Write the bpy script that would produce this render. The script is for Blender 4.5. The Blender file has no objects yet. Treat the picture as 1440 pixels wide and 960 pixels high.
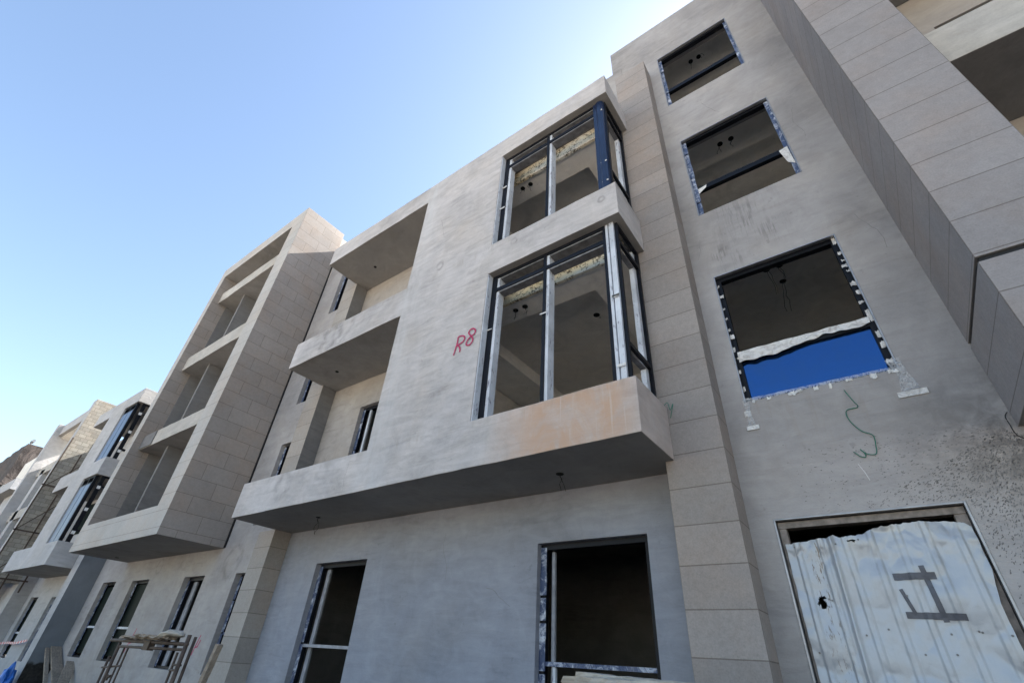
import bpy, bmesh, math, random
import numpy as np
from mathutils import Vector, Matrix, noise
random.seed(7)
scene = bpy.context.scene
col = scene.collection

# ------------------------------------------------------------------ mesh helpers
class MB:
    """collects quads / polys with a material slot index, built as ONE mesh object"""
    def __init__(self): self.v, self.f, self.m = [], [], []
    def poly(self, pts, mi=0):
        b = len(self.v); self.v += [tuple(p) for p in pts]; self.f.append(tuple(range(b, b + len(pts)))); self.m.append(mi)
    def box(self, x0, x1, y0, y1, z0, z1, mi=0):
        b = len(self.v)
        self.v += [(x, y, z) for z in (z0, z1) for y in (y0, y1) for x in (x0, x1)]
        for q in ((0, 2, 3, 1), (4, 5, 7, 6), (0, 1, 5, 4), (2, 6, 7, 3), (0, 4, 6, 2), (1, 3, 7, 5)):
            self.f.append(tuple(b + i for i in q)); self.m.append(mi)
    def bar(self, p, q, w, d, up=(0, 0, 1), mi=0):
        p, q = Vector(p), Vector(q); a = (q - p).normalized(); u = Vector(up)
        if abs(a.dot(u)) > .98: u = Vector((0, 1, 0))
        s = a.cross(u).normalized(); t = s.cross(a).normalized(); b = len(self.v)
        for e in (p, q):
            for i, j in ((-1, -1), (1, -1), (1, 1), (-1, 1)): self.v.append(tuple(e + s * w * .5 * i + t * d * .5 * j))
        for k in ((3, 2, 1, 0), (4, 5, 6, 7), (0, 1, 5, 4), (1, 2, 6, 5), (2, 3, 7, 6), (3, 0, 4, 7)):
            self.f.append(tuple(b + i for i in k)); self.m.append(mi)
    def tube(self, pts, r, n=8, mi=0):
        pts = [Vector(p) for p in pts]; rings = []
        for i, p in enumerate(pts):
            a = (pts[min(i + 1, len(pts) - 1)] - pts[max(i - 1, 0)]).normalized()
            u = Vector((0, 0, 1)) if abs(a.z) < .9 else Vector((0, 1, 0))
            s = a.cross(u).normalized(); t = s.cross(a); b = len(self.v); rr = r[i] if isinstance(r, list) else r
            for k in range(n):
                an = 2 * math.pi * k / n; self.v.append(tuple(p + (s * math.cos(an) + t * math.sin(an)) * rr))
            rings.append(b)
        for a, b in zip(rings, rings[1:]):
            for k in range(n):
                self.f.append((a + k, a + (k + 1) % n, b + (k + 1) % n, b + k)); self.m.append(mi)
        self.f.append(tuple(rings[0] + k for k in reversed(range(n)))); self.m.append(mi)
        self.f.append(tuple(rings[-1] + k for k in range(n))); self.m.append(mi)
    def disc(self, c, r, ax, n=12, mi=0, h=.004):
        c = Vector(c); A = [Vector((1, 0, 0)), Vector((0, 1, 0)), Vector((0, 0, 1))]
        s, t = A[(ax + 1) % 3], A[(ax + 2) % 3]; a = A[ax]
        self.tube([c - a * h, c + a * h], r, n, mi)

def solid(adds, subs=(), dens=0):
    """union of boxes minus boxes as one watertight shell"""
    bs = list(adds) + list(subs)
    ax = [sorted({round(b[i], 4) for b in bs} | {round(b[i + 1], 4) for b in bs}) for i in (0, 2, 4)]
    if dens:
        for k in range(3):
            a = ax[k]; e = []
            for p, q in zip(a, a[1:]):
                n = max(1, int((q - p) / dens)); e += [round(p + (q - p) * i / n, 4) for i in range(n)]
            ax[k] = sorted(set(e + [a[-1]]))
    idx = [{v: i for i, v in enumerate(a)} for a in ax]
    g = np.zeros([len(a) + 1 for a in ax], bool)          # padded by one cell at each end
    def sl(b): return tuple(slice(idx[k][round(b[2 * k], 4)] + 1, idx[k][round(b[2 * k + 1], 4)] + 1) for k in range(3))
    for b in adds: g[sl(b)] = True
    for b in subs: g[sl(b)] = False
    mb = MB(); vid = {}
    def V(i, j, k):
        key = (i, j, k)
        if key not in vid: vid[key] = len(mb.v); mb.v.append((ax[0][i], ax[1][j], ax[2][k]))
        return vid[key]
    for i, j, k in np.argwhere(g):
        a, b, c = i - 1, j - 1, k - 1
        def q(*p): mb.f.append(tuple(V(*t) for t in p)); mb.m.append(0)
        if not g[i - 1, j, k]: q((a, b, c), (a, b, c + 1), (a, b + 1, c + 1), (a, b + 1, c))
        if not g[i + 1, j, k]: q((a + 1, b, c), (a + 1, b + 1, c), (a + 1, b + 1, c + 1), (a + 1, b, c + 1))
        if not g[i, j - 1, k]: q((a, b, c), (a + 1, b, c), (a + 1, b, c + 1), (a, b, c + 1))
        if not g[i, j + 1, k]: q((a, b + 1, c), (a, b + 1, c + 1), (a + 1, b + 1, c + 1), (a + 1, b + 1, c))
        if not g[i, j, k - 1]: q((a, b, c), (a, b + 1, c), (a + 1, b + 1, c), (a + 1, b, c))
        if not g[i, j, k + 1]: q((a, b, c + 1), (a + 1, b, c + 1), (a + 1, b + 1, c + 1), (a, b + 1, c + 1))
    return mb

def wavy(mb, a=.006, b=.003):
    mb.v = [tuple(Vector(v) + noise.noise_vector(Vector(v) * 1.1) * a + noise.noise_vector(Vector(v) * 5.3 + Vector((3, 7, 1))) * b) for v in mb.v]; return mb
def build(name, mb, mats, parent=None, smooth=False, bevel=0, rule=None, loc=None):
    root = parent
    while root is not None and root.parent is not None: root = root.parent
    off = root.location if root is not None else (Vector(loc) if loc else Vector((0, 0, 0)))
    me = bpy.data.meshes.new(name)
    me.from_pydata([tuple(Vector(v) - off) for v in mb.v], [], mb.f)
    if not isinstance(mats, (list, tuple)): mats = [mats]
    for m in mats: me.materials.append(m)
    for p, m in zip(me.polygons, mb.m): p.material_index = m; p.use_smooth = smooth
    if rule:
        for p in me.polygons: p.material_index = rule(p.center + off, p.normal)
    me.update()
    o = bpy.data.objects.new(name, me); col.objects.link(o)
    if parent is not None: o.parent = parent
    elif loc: o.location = loc
    if bevel:
        b = o.modifiers.new('soft_edge', 'BEVEL'); b.width = bevel; b.segments = 2; b.limit_method = 'ANGLE'
    return o

def parts(name, mb, mats, parent, **k):
    """one object per connected piece of the mesh"""
    p = list(range(len(mb.v)))
    def find(i):
        while p[i] != i: p[i] = p[p[i]]; i = p[i]
        return i
    for f in mb.f:
        for i in f[1:]: p[find(i)] = find(f[0])
    g = {}
    for f, m in zip(mb.f, mb.m): g.setdefault(find(f[0]), []).append((f, m))
    out = []
    for fs in g.values():
        n = MB(); idx = {}
        for f, m in fs:
            for i in f:
                if i not in idx: idx[i] = len(n.v); n.v.append(mb.v[i])
            n.f.append(tuple(idx[i] for i in f)); n.m.append(m)
        out.append(build(name, n, mats, parent, **k))
    return out
def tag(o, label=None, cat=None, group=None, kind=None):
    for k, v in (('label', label), ('category', cat), ('group', group), ('kind', kind)):
        if v: o[k] = v
    return o
def thing(name, label, cat, loc, group=None):
    o = bpy.data.objects.new(name, None); col.objects.link(o); o.location = loc
    o.empty_display_size = .3
    return tag(o, label, cat, group)

# ------------------------------------------------------------------ materials
class N:
    def __init__(self, name):
        self.mat = bpy.data.materials.new(name); self.mat.use_nodes = True
        self.nt = self.mat.node_tree; self.b = self.nt.nodes['Principled BSDF']
        self.pos = self.nt.nodes.new('ShaderNodeNewGeometry').outputs['Position']
        self.nrm = None
    def n(self, t, **k):
        x = self.nt.nodes.new(t)
        for a, b in k.items(): setattr(x, a, b)
        return x
    def lk(self, a, b): self.nt.links.new(a, b)
    def put(self, s, v):
        if isinstance(v, bpy.types.NodeSocket): self.lk(v, s)
        else: s.default_value = v
    def math(self, op, a, b=0., c=0.):
        x = self.n('ShaderNodeMath', operation=op)
        for s, v in zip(x.inputs, (a, b, c)): self.put(s, v)
        return x.outputs[0]
    def map(self, sc=(1, 1, 1), rot=(0, 0, 0), loc=(0, 0, 0), src=None):
        x = self.n('ShaderNodeMapping'); self.put(x.inputs['Vector'], src or self.pos)
        x.inputs['Scale'].default_value = sc; x.inputs['Rotation'].default_value = rot; x.inputs['Location'].default_value = loc
        return x.outputs[0]
    def noise(self, scale, detail=5, rough=.55, vec=None, dist=0.):
        x = self.n('ShaderNodeTexNoise'); self.put(x.inputs['Vector'], vec or self.pos)
        x.inputs['Scale'].default_value = scale; x.inputs['Detail'].default_value = detail
        x.inputs['Roughness'].default_value = rough; x.inputs['Distortion'].default_value = dist
        return x.outputs['Fac']
    def ramp(self, f, p0, p1, c0=0., c1=1.):
        x = self.n('ShaderNodeMapRange'); x.clamp = True
        self.put(x.inputs[0], f)
        for i, v in enumerate((p0, p1, c0, c1)): x.inputs[i + 1].default_value = v
        return x.outputs[0]
    def mix(self, f, a, b, mode='MIX'):
        x = self.n('ShaderNodeMix', data_type='RGBA', blend_type=mode)
        self.put(x.inputs['Factor'], f)
        for s, v in ((x.inputs[6], a), (x.inputs[7], b)):
            self.put(s, v if isinstance(v, bpy.types.NodeSocket) else (*v, 1))
        return x.outputs[2]
    def scale(self, c, f):
        x = self.n('ShaderNodeVectorMath', operation='SCALE')
        self.put(x.inputs[0], c if isinstance(c, bpy.types.NodeSocket) else tuple(c)); self.put(x.inputs['Scale'], f)
        return x.outputs[0]
    def xyz(self, src=None):
        x = self.n('ShaderNodeSeparateXYZ'); self.put(x.inputs[0], src or self.pos); return x.outputs
    def bump(self, h, st=.3, dist=.01):
        x = self.n('ShaderNodeBump'); self.put(x.inputs['Height'], h); x.inputs['Strength'].default_value = st; x.inputs['Distance'].default_value = dist
        self.lk(x.outputs[0], self.b.inputs['Normal'])
    def band(self, v, a, b, s):       # soft 0..1..0 window a<v<b
        return self.math('MULTIPLY', self.ramp(v, a - s, a + s), self.ramp(v, b - s, b + s, 1, 0))
    def done(self, c, rough=.9, spec=.3, metal=0.):
        self.put(self.b.inputs['Base Color'], c if isinstance(c, bpy.types.NodeSocket) else (*c, 1))
        self.put(self.b.inputs['Roughness'], rough); self.b.inputs['Specular IOR Level'].default_value = spec
        self.b.inputs['Metallic'].default_value = metal
        return self.mat

def plaster(name, c, big=.22, streak=.2, fine=.1, drip=.0, extra=None, warm=.0, bumpst=.5, smear=.55):
    m = N(name)
    n1 = m.noise(.55, 7, .6, dist=.6)
    n2 = m.noise(1.6, 6, .62, vec=m.map((1, 1, 5.5), (0, math.radians(-28), 0)), dist=.8)
    n3 = m.noise(55, 3, .6)
    n4 = m.noise(1.3, 5, .6, vec=m.map((5, 5, .35)))
    n5 = m.noise(3.1, 6, .65, dist=1.2)
    f = m.math('ADD', m.ramp(n1, .28, .72, 1 - big, 1 + big * .7), m.ramp(n2, .3, .7, -streak * .5, streak * .5))
    f = m.math('ADD', f, m.ramp(n3, .25, .75, -fine * .5, fine * .5))
    f = m.math('ADD', f, m.ramp(n5, .35, .7, -.07, .07))
    if drip: f = m.math('ADD', f, m.ramp(n4, .5, .78, 0, drip))
    cc = m.scale(c, f)
    cc = m.mix(m.ramp(m.noise(.9, 5, .6, vec=m.map(loc=(7, 3, 5)), dist=.5), .42, .75, 0, .5 + warm), cc, m.mix(1, cc, (1.06, .99, .88), 'MULTIPLY'))
    sm = m.noise(1.15, 7, .62, vec=m.map((1, 1, 4.2), (0, math.radians(-33), 0), (1.3, 2, .4)), dist=1.1)
    sk = m.math('MULTIPLY', m.ramp(sm, .52, .66, 0, smear), m.ramp(m.noise(.5, 4, .6, vec=m.map(loc=(2, 6, 3))), .40, .60))
    cc = m.mix(sk, cc, m.scale(cc, .70))
    lm = m.noise(1.7, 6, .6, vec=m.map((1, 1, 3.2), (0, math.radians(-20), 0), (8, 1, 4)), dist=.9)
    cc = m.mix(m.ramp(lm, .55, .70, 0, smear * .7), cc, m.scale(cc, 1.16))
    # small pits and grit
    pit = m.ramp(m.noise(9, 2, .5, vec=m.map(loc=(3, 9, 1))), .72, .76, 0, .35)
    cc = m.mix(pit, cc, m.scale(cc, .62))
    if extra: cc = extra(m, cc)
    m.bump(m.math('ADD', m.math('MULTIPLY', n2, 1.2), m.math('ADD', m.math('MULTIPLY', n3, .25), n5)), bumpst, .012)
    return m.done(cc, m.ramp(n2, .3, .7, .82, .95), .25)

def ring(m, cc, cx, cz, r, w, dark, amt, seed):
    p = m.xyz(); nz = m.noise(.45 / r, 4, .65, vec=m.map(loc=(seed, seed, seed)))
    dx = m.math('SUBTRACT', p[0], cx); dz = m.math('SUBTRACT', p[2], cz)
    d = m.math('POWER', m.math('ADD', m.math('MULTIPLY', dx, dx), m.math('MULTIPLY', dz, dz)), .5)
    d = m.math('ADD', d, m.math('MULTIPLY', m.math('SUBTRACT', nz, .5), r * 1.6))
    k = m.band(d, r - w, r + w, w * .6)
    k = m.math('MULTIPLY', k, m.ramp(m.noise(5, 3, .6, vec=m.map(loc=(-seed, 1, 2))), .35, .6, 0, amt))
    return m.mix(k, cc, m.scale(cc, dark))

def box_extra(m, cc):
    p = m.xyz()
    # rust-orange primer wash left on the right hand end of the parapet
    k = m.math('MULTIPLY', m.math('MULTIPLY', m.ramp(p[0], -3.75, -2.9), m.ramp(p[0], -1.95, -1.62, 1, .25)), m.ramp(p[2], 4.30, 4.42, 1, 0))
    k = m.math('MULTIPLY', k, m.ramp(m.noise(1.5, 6, .65, vec=m.map((1.6, 1, 1)), dist=1.5), .28, .55, .35, .95))
    cc = m.mix(k, cc, (.50, .335, .235))
    # thin pale trickles on that parapet
    t = m.math('MULTIPLY', m.ramp(m.noise(3.2, 2, .5, vec=m.map((9, 1, .25))), .62, .70), m.band(p[2], 3.75, 4.4, .12))
    t = m.math('MULTIPLY', t, m.ramp(p[0], -4.2, -3.2)); cc = m.mix(m.math('MULTIPLY', t, .3), cc, (.6, .57, .53))
    # lime bloom next to the balcony edge
    b = m.math('MULTIPLY', m.band(m.math('ADD', p[0], m.math('MULTIPLY', m.noise(.9, 4, .6), .9)), -5.85, -5.35, .22), m.ramp(m.noise(2.2, 5, .6, vec=m.map((3, 3, .5))), .4, .65, .1, .6))
    cc = m.mix(b, cc, (.52, .52, .525))
    for i, (x, z, r, w, a) in enumerate(((-5.34, 7.93, .09, .025, .8), (-3.54, 7.56, .06, .02, .8), (-1.9, 7.52, .055, .02, .8), (-8.46, 4.05, .22, .06, .6), (-8.6, 7.45, .28, .09, .9), (-8.2, 7.5, .35, .06, .6), (-7.2, 5.0, .4, .1, .3))):
        cc = ring(m, cc, x, z, r, w, .62, a, i * 3.7 + 1)
    # grime line under copings
    g = m.math('MULTIPLY', m.ramp(m.noise(4, 4, .6, vec=m.map((3, 3, .4))), .5, .75), m.math('ADD', m.band(p[2], 4.22, 4.36, .05), m.band(p[2], 7.6, 7.78, .05)))
    return m.mix(m.math('MULTIPLY', g, .35), cc, (.3, .26, .21))

def wall_extra(m, cc):
    p = m.xyz()
    # black run marks under the second stair window
    k = m.math('ADD', m.math('MULTIPLY', m.math('MULTIPLY', m.band(p[0], -.6, .2, .15), m.band(p[2], 6.75, 7.68, .18)), .6), m.math('MULTIPLY', m.band(p[0], -.78, -.42, .06), m.band(p[2], 6.46, 6.92, .10)))
    s = m.ramp(m.noise(2.4, 3, .6, vec=m.map((15, 1, 1.1))), .50, .60)
    s = m.math('MULTIPLY', s, m.ramp(m.noise(1.5, 3, .6, vec=m.map(loc=(4, 4, 4))), .32, .50))
    cc = m.mix(m.math('MULTIPLY', m.math('MULTIPLY', k, s), .8), cc, (.10, .095, .09))
    # brownish runs under the third one
    k = m.math('MULTIPLY', m.band(p[0], -.85, .6, .2), m.ramp(p[2], 3.2, 4.3)); k = m.math('MULTIPLY', k, m.ramp(p[2], 4.3, 4.5, 1, 0))
    s = m.ramp(m.noise(2.2, 3, .6, vec=m.map((6, 1, .5), loc=(2, 0, 0))), .52, .72)
    cc = m.mix(m.math('MULTIPLY', m.math('MULTIPLY', k, s), .35), cc, (.30, .25, .20))
    # hand wiped grey smear towards the splashed corner
    dx = m.math('SUBTRACT', p[0], 1.28); dz = m.math('SUBTRACT', p[2], 3.5)
    d = m.math('POWER', m.math('ADD', m.math('MULTIPLY', dx, dx), m.math('MULTIPLY', dz, dz)), .5)
    k = m.math('MULTIPLY', m.ramp(d, .12, .95, 1, 0), m.ramp(m.noise(6, 5, .65, dist=.8), .36, .6, .0, .7))
    cc = m.mix(k, cc, (.13, .12, .115))
    for i, (x, z, r, w, a) in enumerate(((-12.1, 3.25, .32, .07, .6), (-16.2, 3.36, .16, .04, .5))):
        cc = ring(m, cc, x, z, r, w, .6, a, i * 2.3 + 21)
    return cc

M = {}
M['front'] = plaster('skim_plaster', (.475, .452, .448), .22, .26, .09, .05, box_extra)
M['render'] = plaster('lower_wall_plaster', (.285, .300, .345), .18, .16, .07, .0, wall_extra)  # darker, bluer wall tone used low down below the projecting box
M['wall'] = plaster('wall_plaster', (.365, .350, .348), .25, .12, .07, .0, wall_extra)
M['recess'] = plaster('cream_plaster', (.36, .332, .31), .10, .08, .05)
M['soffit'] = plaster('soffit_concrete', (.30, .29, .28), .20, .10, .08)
M['dullwall'] = plaster('bare_render_and_soffit_shade', (.19, .188, .19), .18, .16, .1)
M['slabedge'] = plaster('cast_slab_edge', (.44, .42, .39), .25, .2, .12, .0)
M['whitewall'] = plaster('white_render', (.74, .72, .68), .08, .06, .04)
M['plainwall'] = plaster('far_plaster', (.43, .43, .44), .16, .12, .06)
M['greywall'] = plaster('blue_grey_render', (.19, .21, .235), .2, .12, .08)
M['room'] = plaster('room_plaster', (.74, .71, .67), .08, .04, .03)
M['ceiling'] = plaster('ceiling_board', (.84, .82, .79), .06, .03, .03)
M['coffer'] = plaster('shaded_coffer_board', (.72, .69, .65), .06, .03, .03)  # darker than the ceiling: shade of the recessed coffer put into the colour
M['darkroom'] = plaster('dim_room_lining', (.20, .19, .175), .3, .1, .2)  # dimness of the ground floor rooms put into the lining colour
M['rawbeam'] = None
def raw_beam():
    m = N('raw_concrete_beam')
    v = m.ramp(m.noise(7, 5, .65, dist=.7), .47, .55)
    v2 = m.ramp(m.noise(26, 3, .6), .46, .56, 0, .9)
    c = m.mix(m.ramp(m.noise(1.6, 4), .35, .65), (.74, .62, .42), (.78, .76, .70))
    c = m.mix(m.math('MULTIPLY', v, v2), c, (.07, .055, .04))
    return m.done(c, .95)
M['rawbeam'] = raw_beam()

def tile(name, c, u0x, wx, u0y, wy, offset, z0=.24, h=.388, var=.12, joint=.0055):
    m = N(name); p = m.xyz()
    nr = m.n('ShaderNodeNewGeometry').outputs['True Normal']; ny = m.math('ABSOLUTE', m.xyz(nr)[1])
    isY = m.math('GREATER_THAN', ny, .5)
    def brick(u, u0, w):
        cv = m.n('ShaderNodeCombineXYZ'); m.put(cv.inputs[0], m.math('SUBTRACT', u, u0)); m.put(cv.inputs[1], m.math('SUBTRACT', p[2], z0))
        b = m.n('ShaderNodeTexBrick'); b.offset = offset; b.squash = 1
        m.put(b.inputs['Vector'], cv.outputs[0])
        b.inputs['Color1'].default_value = (1 - var, 1 - var, 1 - var, 1); b.inputs['Color2'].default_value = (1 + var * .4, 1 + var * .35, 1 + var * .3, 1)
        b.inputs['Mortar'].default_value = (.58, .55, .52, 1); b.inputs['Scale'].default_value = 1
        b.inputs['Mortar Size'].default_value = joint; b.inputs['Mortar Smooth'].default_value = .05; b.inputs['Bias'].default_value = .2
        b.inputs['Brick Width'].default_value = w; b.inputs['Row Height'].default_value = h
        return b
    bx, by = brick(p[0], u0x, wx), brick(p[1], u0y, wy)
    k = m.mix(isY, by.outputs['Color'], bx.outputs['Color'])
    mort = m.n('ShaderNodeMix'); m.put(mort.inputs[0], isY); m.put(mort.inputs[2], by.outputs['Fac']); m.put(mort.inputs[3], bx.outputs['Fac'])
    g1 = m.noise(14, 5, .7); g2 = m.noise(70, 3, .6); g3 = m.noise(.8, 5, .6)
    f = m.math('ADD', m.ramp(g1, .3, .7, .92, 1.08), m.math('ADD', m.ramp(g2, .3, .7, -.09, .09), m.ramp(g3, .3, .7, -.10, .10)))
    cc = m.mix(1, m.scale(c, f), k, 'MULTIPLY')
    cc = m.mix(m.ramp(m.noise(1.1, 5, .6, vec=m.map(loc=(4, 9, 2))), .45, .7, 0, .55), cc, m.mix(1, cc, (1.1, .96, .84), 'MULTIPLY'))
    fleck = m.ramp(m.noise(38, 2, .5, vec=m.map((1, 1, 1.4), loc=(5, 2, 8))), .66, .72, 0, .35)
    cc = m.mix(fleck, cc, m.scale(cc, .68))
    m.bump(m.math('ADD', m.math('MULTIPLY', g2, .15), m.math('MULTIPLY', mort.outputs[0], -2.)), .4, .006)
    return m.done(cc, .8, .3)
M['tile_pier'] = tile('pier_stone_tile', (.30, .272, .255), -1.76, .672, 5.22, 1.0, 0, var=.14)
M['tile_pier2'] = tile('pillar_stone_tile', (.33, .305, .28), -10.6, .612, 5.22, 1.0, 0)
M['tile_tower'] = tile('tower_stone_tile', (.305, .275, .255), -18.8, 6.2, 4.08, .78, .5, var=.09)
M['tile_right'] = tile('portal_stone_tile', (.285, .268, .268), 1.25, .715, 4.2, 1.42, 0, var=.06)
M['tile_front'] = tile('portal_slab_tile', (.42, .405, .385), -18.8, 6.2, 4.08, 1.4, 0, var=.06)
M['tile_far'] = tile('patchy_stone_tile', (.34, .325, .29), -30, .8, 3.9, .27, .5, var=.28, h=.16, joint=.008)

def simple(name, c, rough=.5, metal=0., spec=.4, vs=.0, sc=8):
    m = N(name)
    cc = m.scale(c, m.ramp(m.noise(sc, 5, .6), .25, .75, 1 - vs, 1 + vs)) if vs else c
    return m.done(cc, rough, spec, metal)
M['alu'] = simple('navy_aluminium', (.006, .007, .011), .5, .0, .2, .3, 5)
def taped():
    m = N('protective_tape_on_aluminium')
    c = m.scale((.58, .61, .66), m.ramp(m.noise(3, 5, .6), .3, .7, .75, 1.1))
    p = m.ramp(m.noise(8, 3, .6, vec=m.map((3, 3, 1))), .60, .66, 0, .8); c = m.mix(p, c, (.16, .15, .2))
    return m.done(c, .5, .4)
M['tape'] = taped(); M['dulltape'] = simple('dusty_grey_film', (.30, .31, .34), .6, 0, .4, .4, 7); M['greytape'] = simple('scuffed_grey_tape', (.17, .17, .18), .6, 0, .4, .45, 9)
def film():
    m = N('wrinkled_plastic_film'); nz = m.noise(6, 6, .7, dist=1.5)
    c = m.mix(m.ramp(nz, .48, .66), (.045, .07, .15), (.62, .66, .74)); m.bump(nz, .8, .03)
    return m.done(c, .35, .6)
M['film'] = film()
def whitefilm():
    m = N('white_plastic_film'); nz = m.noise(9, 6, .7, dist=1.2)
    c = m.mix(m.ramp(nz, .35, .55), (.48, .46, .44), (.78, .77, .75)); m.bump(nz, .9, .03)
    return m.done(c, .45, .5)
M['whitefilm'] = whitefilm()
def clearfilm():
    m = N('torn_clear_film'); nz = m.noise(14, 5, .7, dist=1.5); m.bump(nz, 1, .03)
    m.b.inputs['Alpha'].default_value = 1; m.put(m.b.inputs['Alpha'], m.ramp(nz, .35, .7, .12, .7))
    return m.done((.8, .82, .85), .3, .6)
M['clearfilm'] = clearfilm()
def blueglass():
    m = N('blue_reflective_glass'); p = m.xyz()
    m.bump(m.noise(1.6, 2, .5), .05, .03)
    dust = m.math('MULTIPLY', m.ramp(m.noise(3.2, 6, .65, dist=1.), .42, .72), .42)
    wipe = m.math('MULTIPLY', m.ramp(m.noise(2.2, 4, .6, vec=m.map((1, 1, 6), (0, math.radians(30), 0)), dist=.6), .5, .7), .25)
    c = m.mix(m.math('ADD', dust, wipe), (.03, .098, .255), (.045, .095, .19))
    return m.done(c, m.math('ADD', .03, m.math('MULTIPLY', dust, .5)), .5, .9)
M['blueglass'] = blueglass()
M['skyglass'] = simple('film_covered_blue_glass', (.09, .13, .22), .4, .2, .3, .15, 2)
M['darkglass'] = simple('dark_tinted_glass', (.008, .014, .012), .5, 0, .04)
M['bluewrap'] = simple('blue_film_wrap', (.008, .018, .052), .3, 0, .5, .35, 3)
M['paint'] = simple('crimson_spray_paint', (.42, .03, .10), .6, 0, .3, .2, 30)
M['splat'] = simple('dried_cement_splash', (.20, .195, .195), .95, 0, .2, .4, 9)
M['black'] = simple('black_cable', (.01, .01, .01), .5)
M['hole'] = simple('dark_hole', (.004, .004, .004), .9)
M['green'] = simple('green_cable', (.01, .16, .10), .45)
M['joint'] = simple('black_movement_joint', (.01, .01, .011), .6)
M['steel'] = simple('galvanised_door_frame', (.36, .36, .37), .45, .6, .5, .3, 6)
M['rustframe'] = simple('rusty_sub_frame', (.23, .20, .18), .8, 0, .3, .5, 12)
M['duct'] = simple('grey_duct_tape', (.085, .09, .11), .45, 0, .4, .25, 18)
M['scaf'] = simple('rusty_scaffold_tube', (.09, .065, .05), .7, .2, .4, .5, 14)
def wood(name, c):
    m = N(name); a = m.noise(2.5, 6, .65, vec=m.map((1.2, 14, 14)), dist=.6); b = m.noise(1.3, 4)
    cc = m.scale(c, m.math('ADD', m.ramp(a, .3, .7, .55, 1.15), m.ramp(b, .3, .7, -.2, .2)))
    m.bump(a, .5, .01); return m.done(cc, .85, .2)
def woodz(name, c):
    m = N(name); a = m.noise(2.5, 6, .65, vec=m.map((14, 14, 1.2)), dist=.6); b = m.noise(1.3, 4)
    cc = m.scale(c, m.math('ADD', m.ramp(a, .3, .7, .6, 1.15), m.ramp(b, .3, .7, -.2, .2)))
    m.bump(a, .5, .01); return m.done(cc, .85, .2)
M['wood'] = wood('weathered_board', (.30, .25, .20)); M['woodz'] = woodz('leaning_board', (.33, .29, .26))
M['palewood'] = wood('cement_caked_board', (.48, .43, .36))
def sheetmat():
    m = N('dented_white_sheet_metal'); p = m.xyz()
    n1 = m.noise(1.8, 6, .6, dist=.7); n2 = m.noise(22, 4, .6)
    c = m.scale((.40, .425, .46), m.ramp(n1, .3, .7, .88, 1.08))
    band = m.band(p[0], -.66, -.50, .03)
    r = m.math('MULTIPLY', m.ramp(m.noise(7, 5, .7, vec=m.map((7, 1, 1.2))), .56, .64), m.math('ADD', m.math('MULTIPLY', band, .85), .06))
    c = m.mix(r, c, (.15, .115, .085)); c = m.mix(m.ramp(n2, .66, .74, 0, .3), c, (.3, .3, .3))
    top = m.math('MULTIPLY', m.ramp(p[2], 2.62, 2.85), m.ramp(m.noise(6, 4, .6), .45, .6, 0, .5)); c = m.mix(top, c, (.55, .53, .47))
    m.bump(m.noise(7, 5, .6), .25, .02)
    return m.done(c, m.ramp(n1, .3, .7, .32, .5), .5, .26)
M['sheet'] = sheetmat()
M['bluetarp'] = simple('blue_tarpaulin', (.02, .14, .5), .4, 0, .5, .3, 6)
M['browntarp'] = None
def browntarp():
    m = N('brown_covering_sheet'); a = m.noise(.55, 6, .65, dist=1.5)
    c = m.mix(m.ramp(a, .35, .65), (.040, .034, .033), (.075, .062, .058)); c = m.mix(m.ramp(m.noise(.4, 4, vec=m.map(loc=(3, 5, 9))), .55, .7, 0, .6), c, (.075, .042, .04))
    m.bump(a, .8, .3); return m.done(c, .8, .3)
M['browntarp'] = browntarp()
M['bitumen'] = None
def bitumen():
    m = N('damp_proof_coat'); p = m.xyz(); e = m.math('ADD', p[2], m.math('MULTIPLY', m.noise(2.2, 5, .6), .5))
    k = m.ramp(e, 1.16, 1.24); c = m.mix(k, m.scale((.028, .026, .024), m.ramp(m.noise(18, 4), .3, .7, .5, 1.6)), m.scale((.17, .19, .215), m.ramp(m.noise(1.2, 6, .6, dist=.5), .3, .7, .8, 1.15)))
    m.bump(m.noise(14, 4), .4, .02)
    return m.done(c, .8, .3)
M['bitumen'] = bitumen()
M['red'] = simple('red_tape_print', (.55, .03, .05), .5); M['white'] = simple('white_tape_print', (.7, .7, .7), .5)
def groundmat():
    m = N('sandy_ground'); a = m.noise(.15, 8, .65); b = m.noise(3, 6, .7)
    c = m.mix(m.ramp(a, .35, .65), (.47, .41, .34), (.58, .52, .44)); c = m.scale(c, m.ramp(b, .3, .7, .8, 1.12))
    m.bump(b, .6, .05); return m.done(c, .95, .2)
M['ground'] = groundmat()

# ------------------------------------------------------------------ ground
g = MB(); g.poly([(-900, -900, 0), (900, -900, 0), (900, 900, 0), (-900, 900, 0)])
tag(build('ground', g, M['ground']), kind='structure')

m_ = MB(); m_.poly([(-160, -13, .004), (90, -13, .004), (90, 5.6, .004), (-160, 5.6, .004)])  # dark ground strip, added out of view to cut bounce on lower walls
tag(build('added_dark_strip', m_, simple('bounce_cutting_ground', (.07, .066, .062), .95, 0, .2, .35, 2)), kind='structure')
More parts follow.
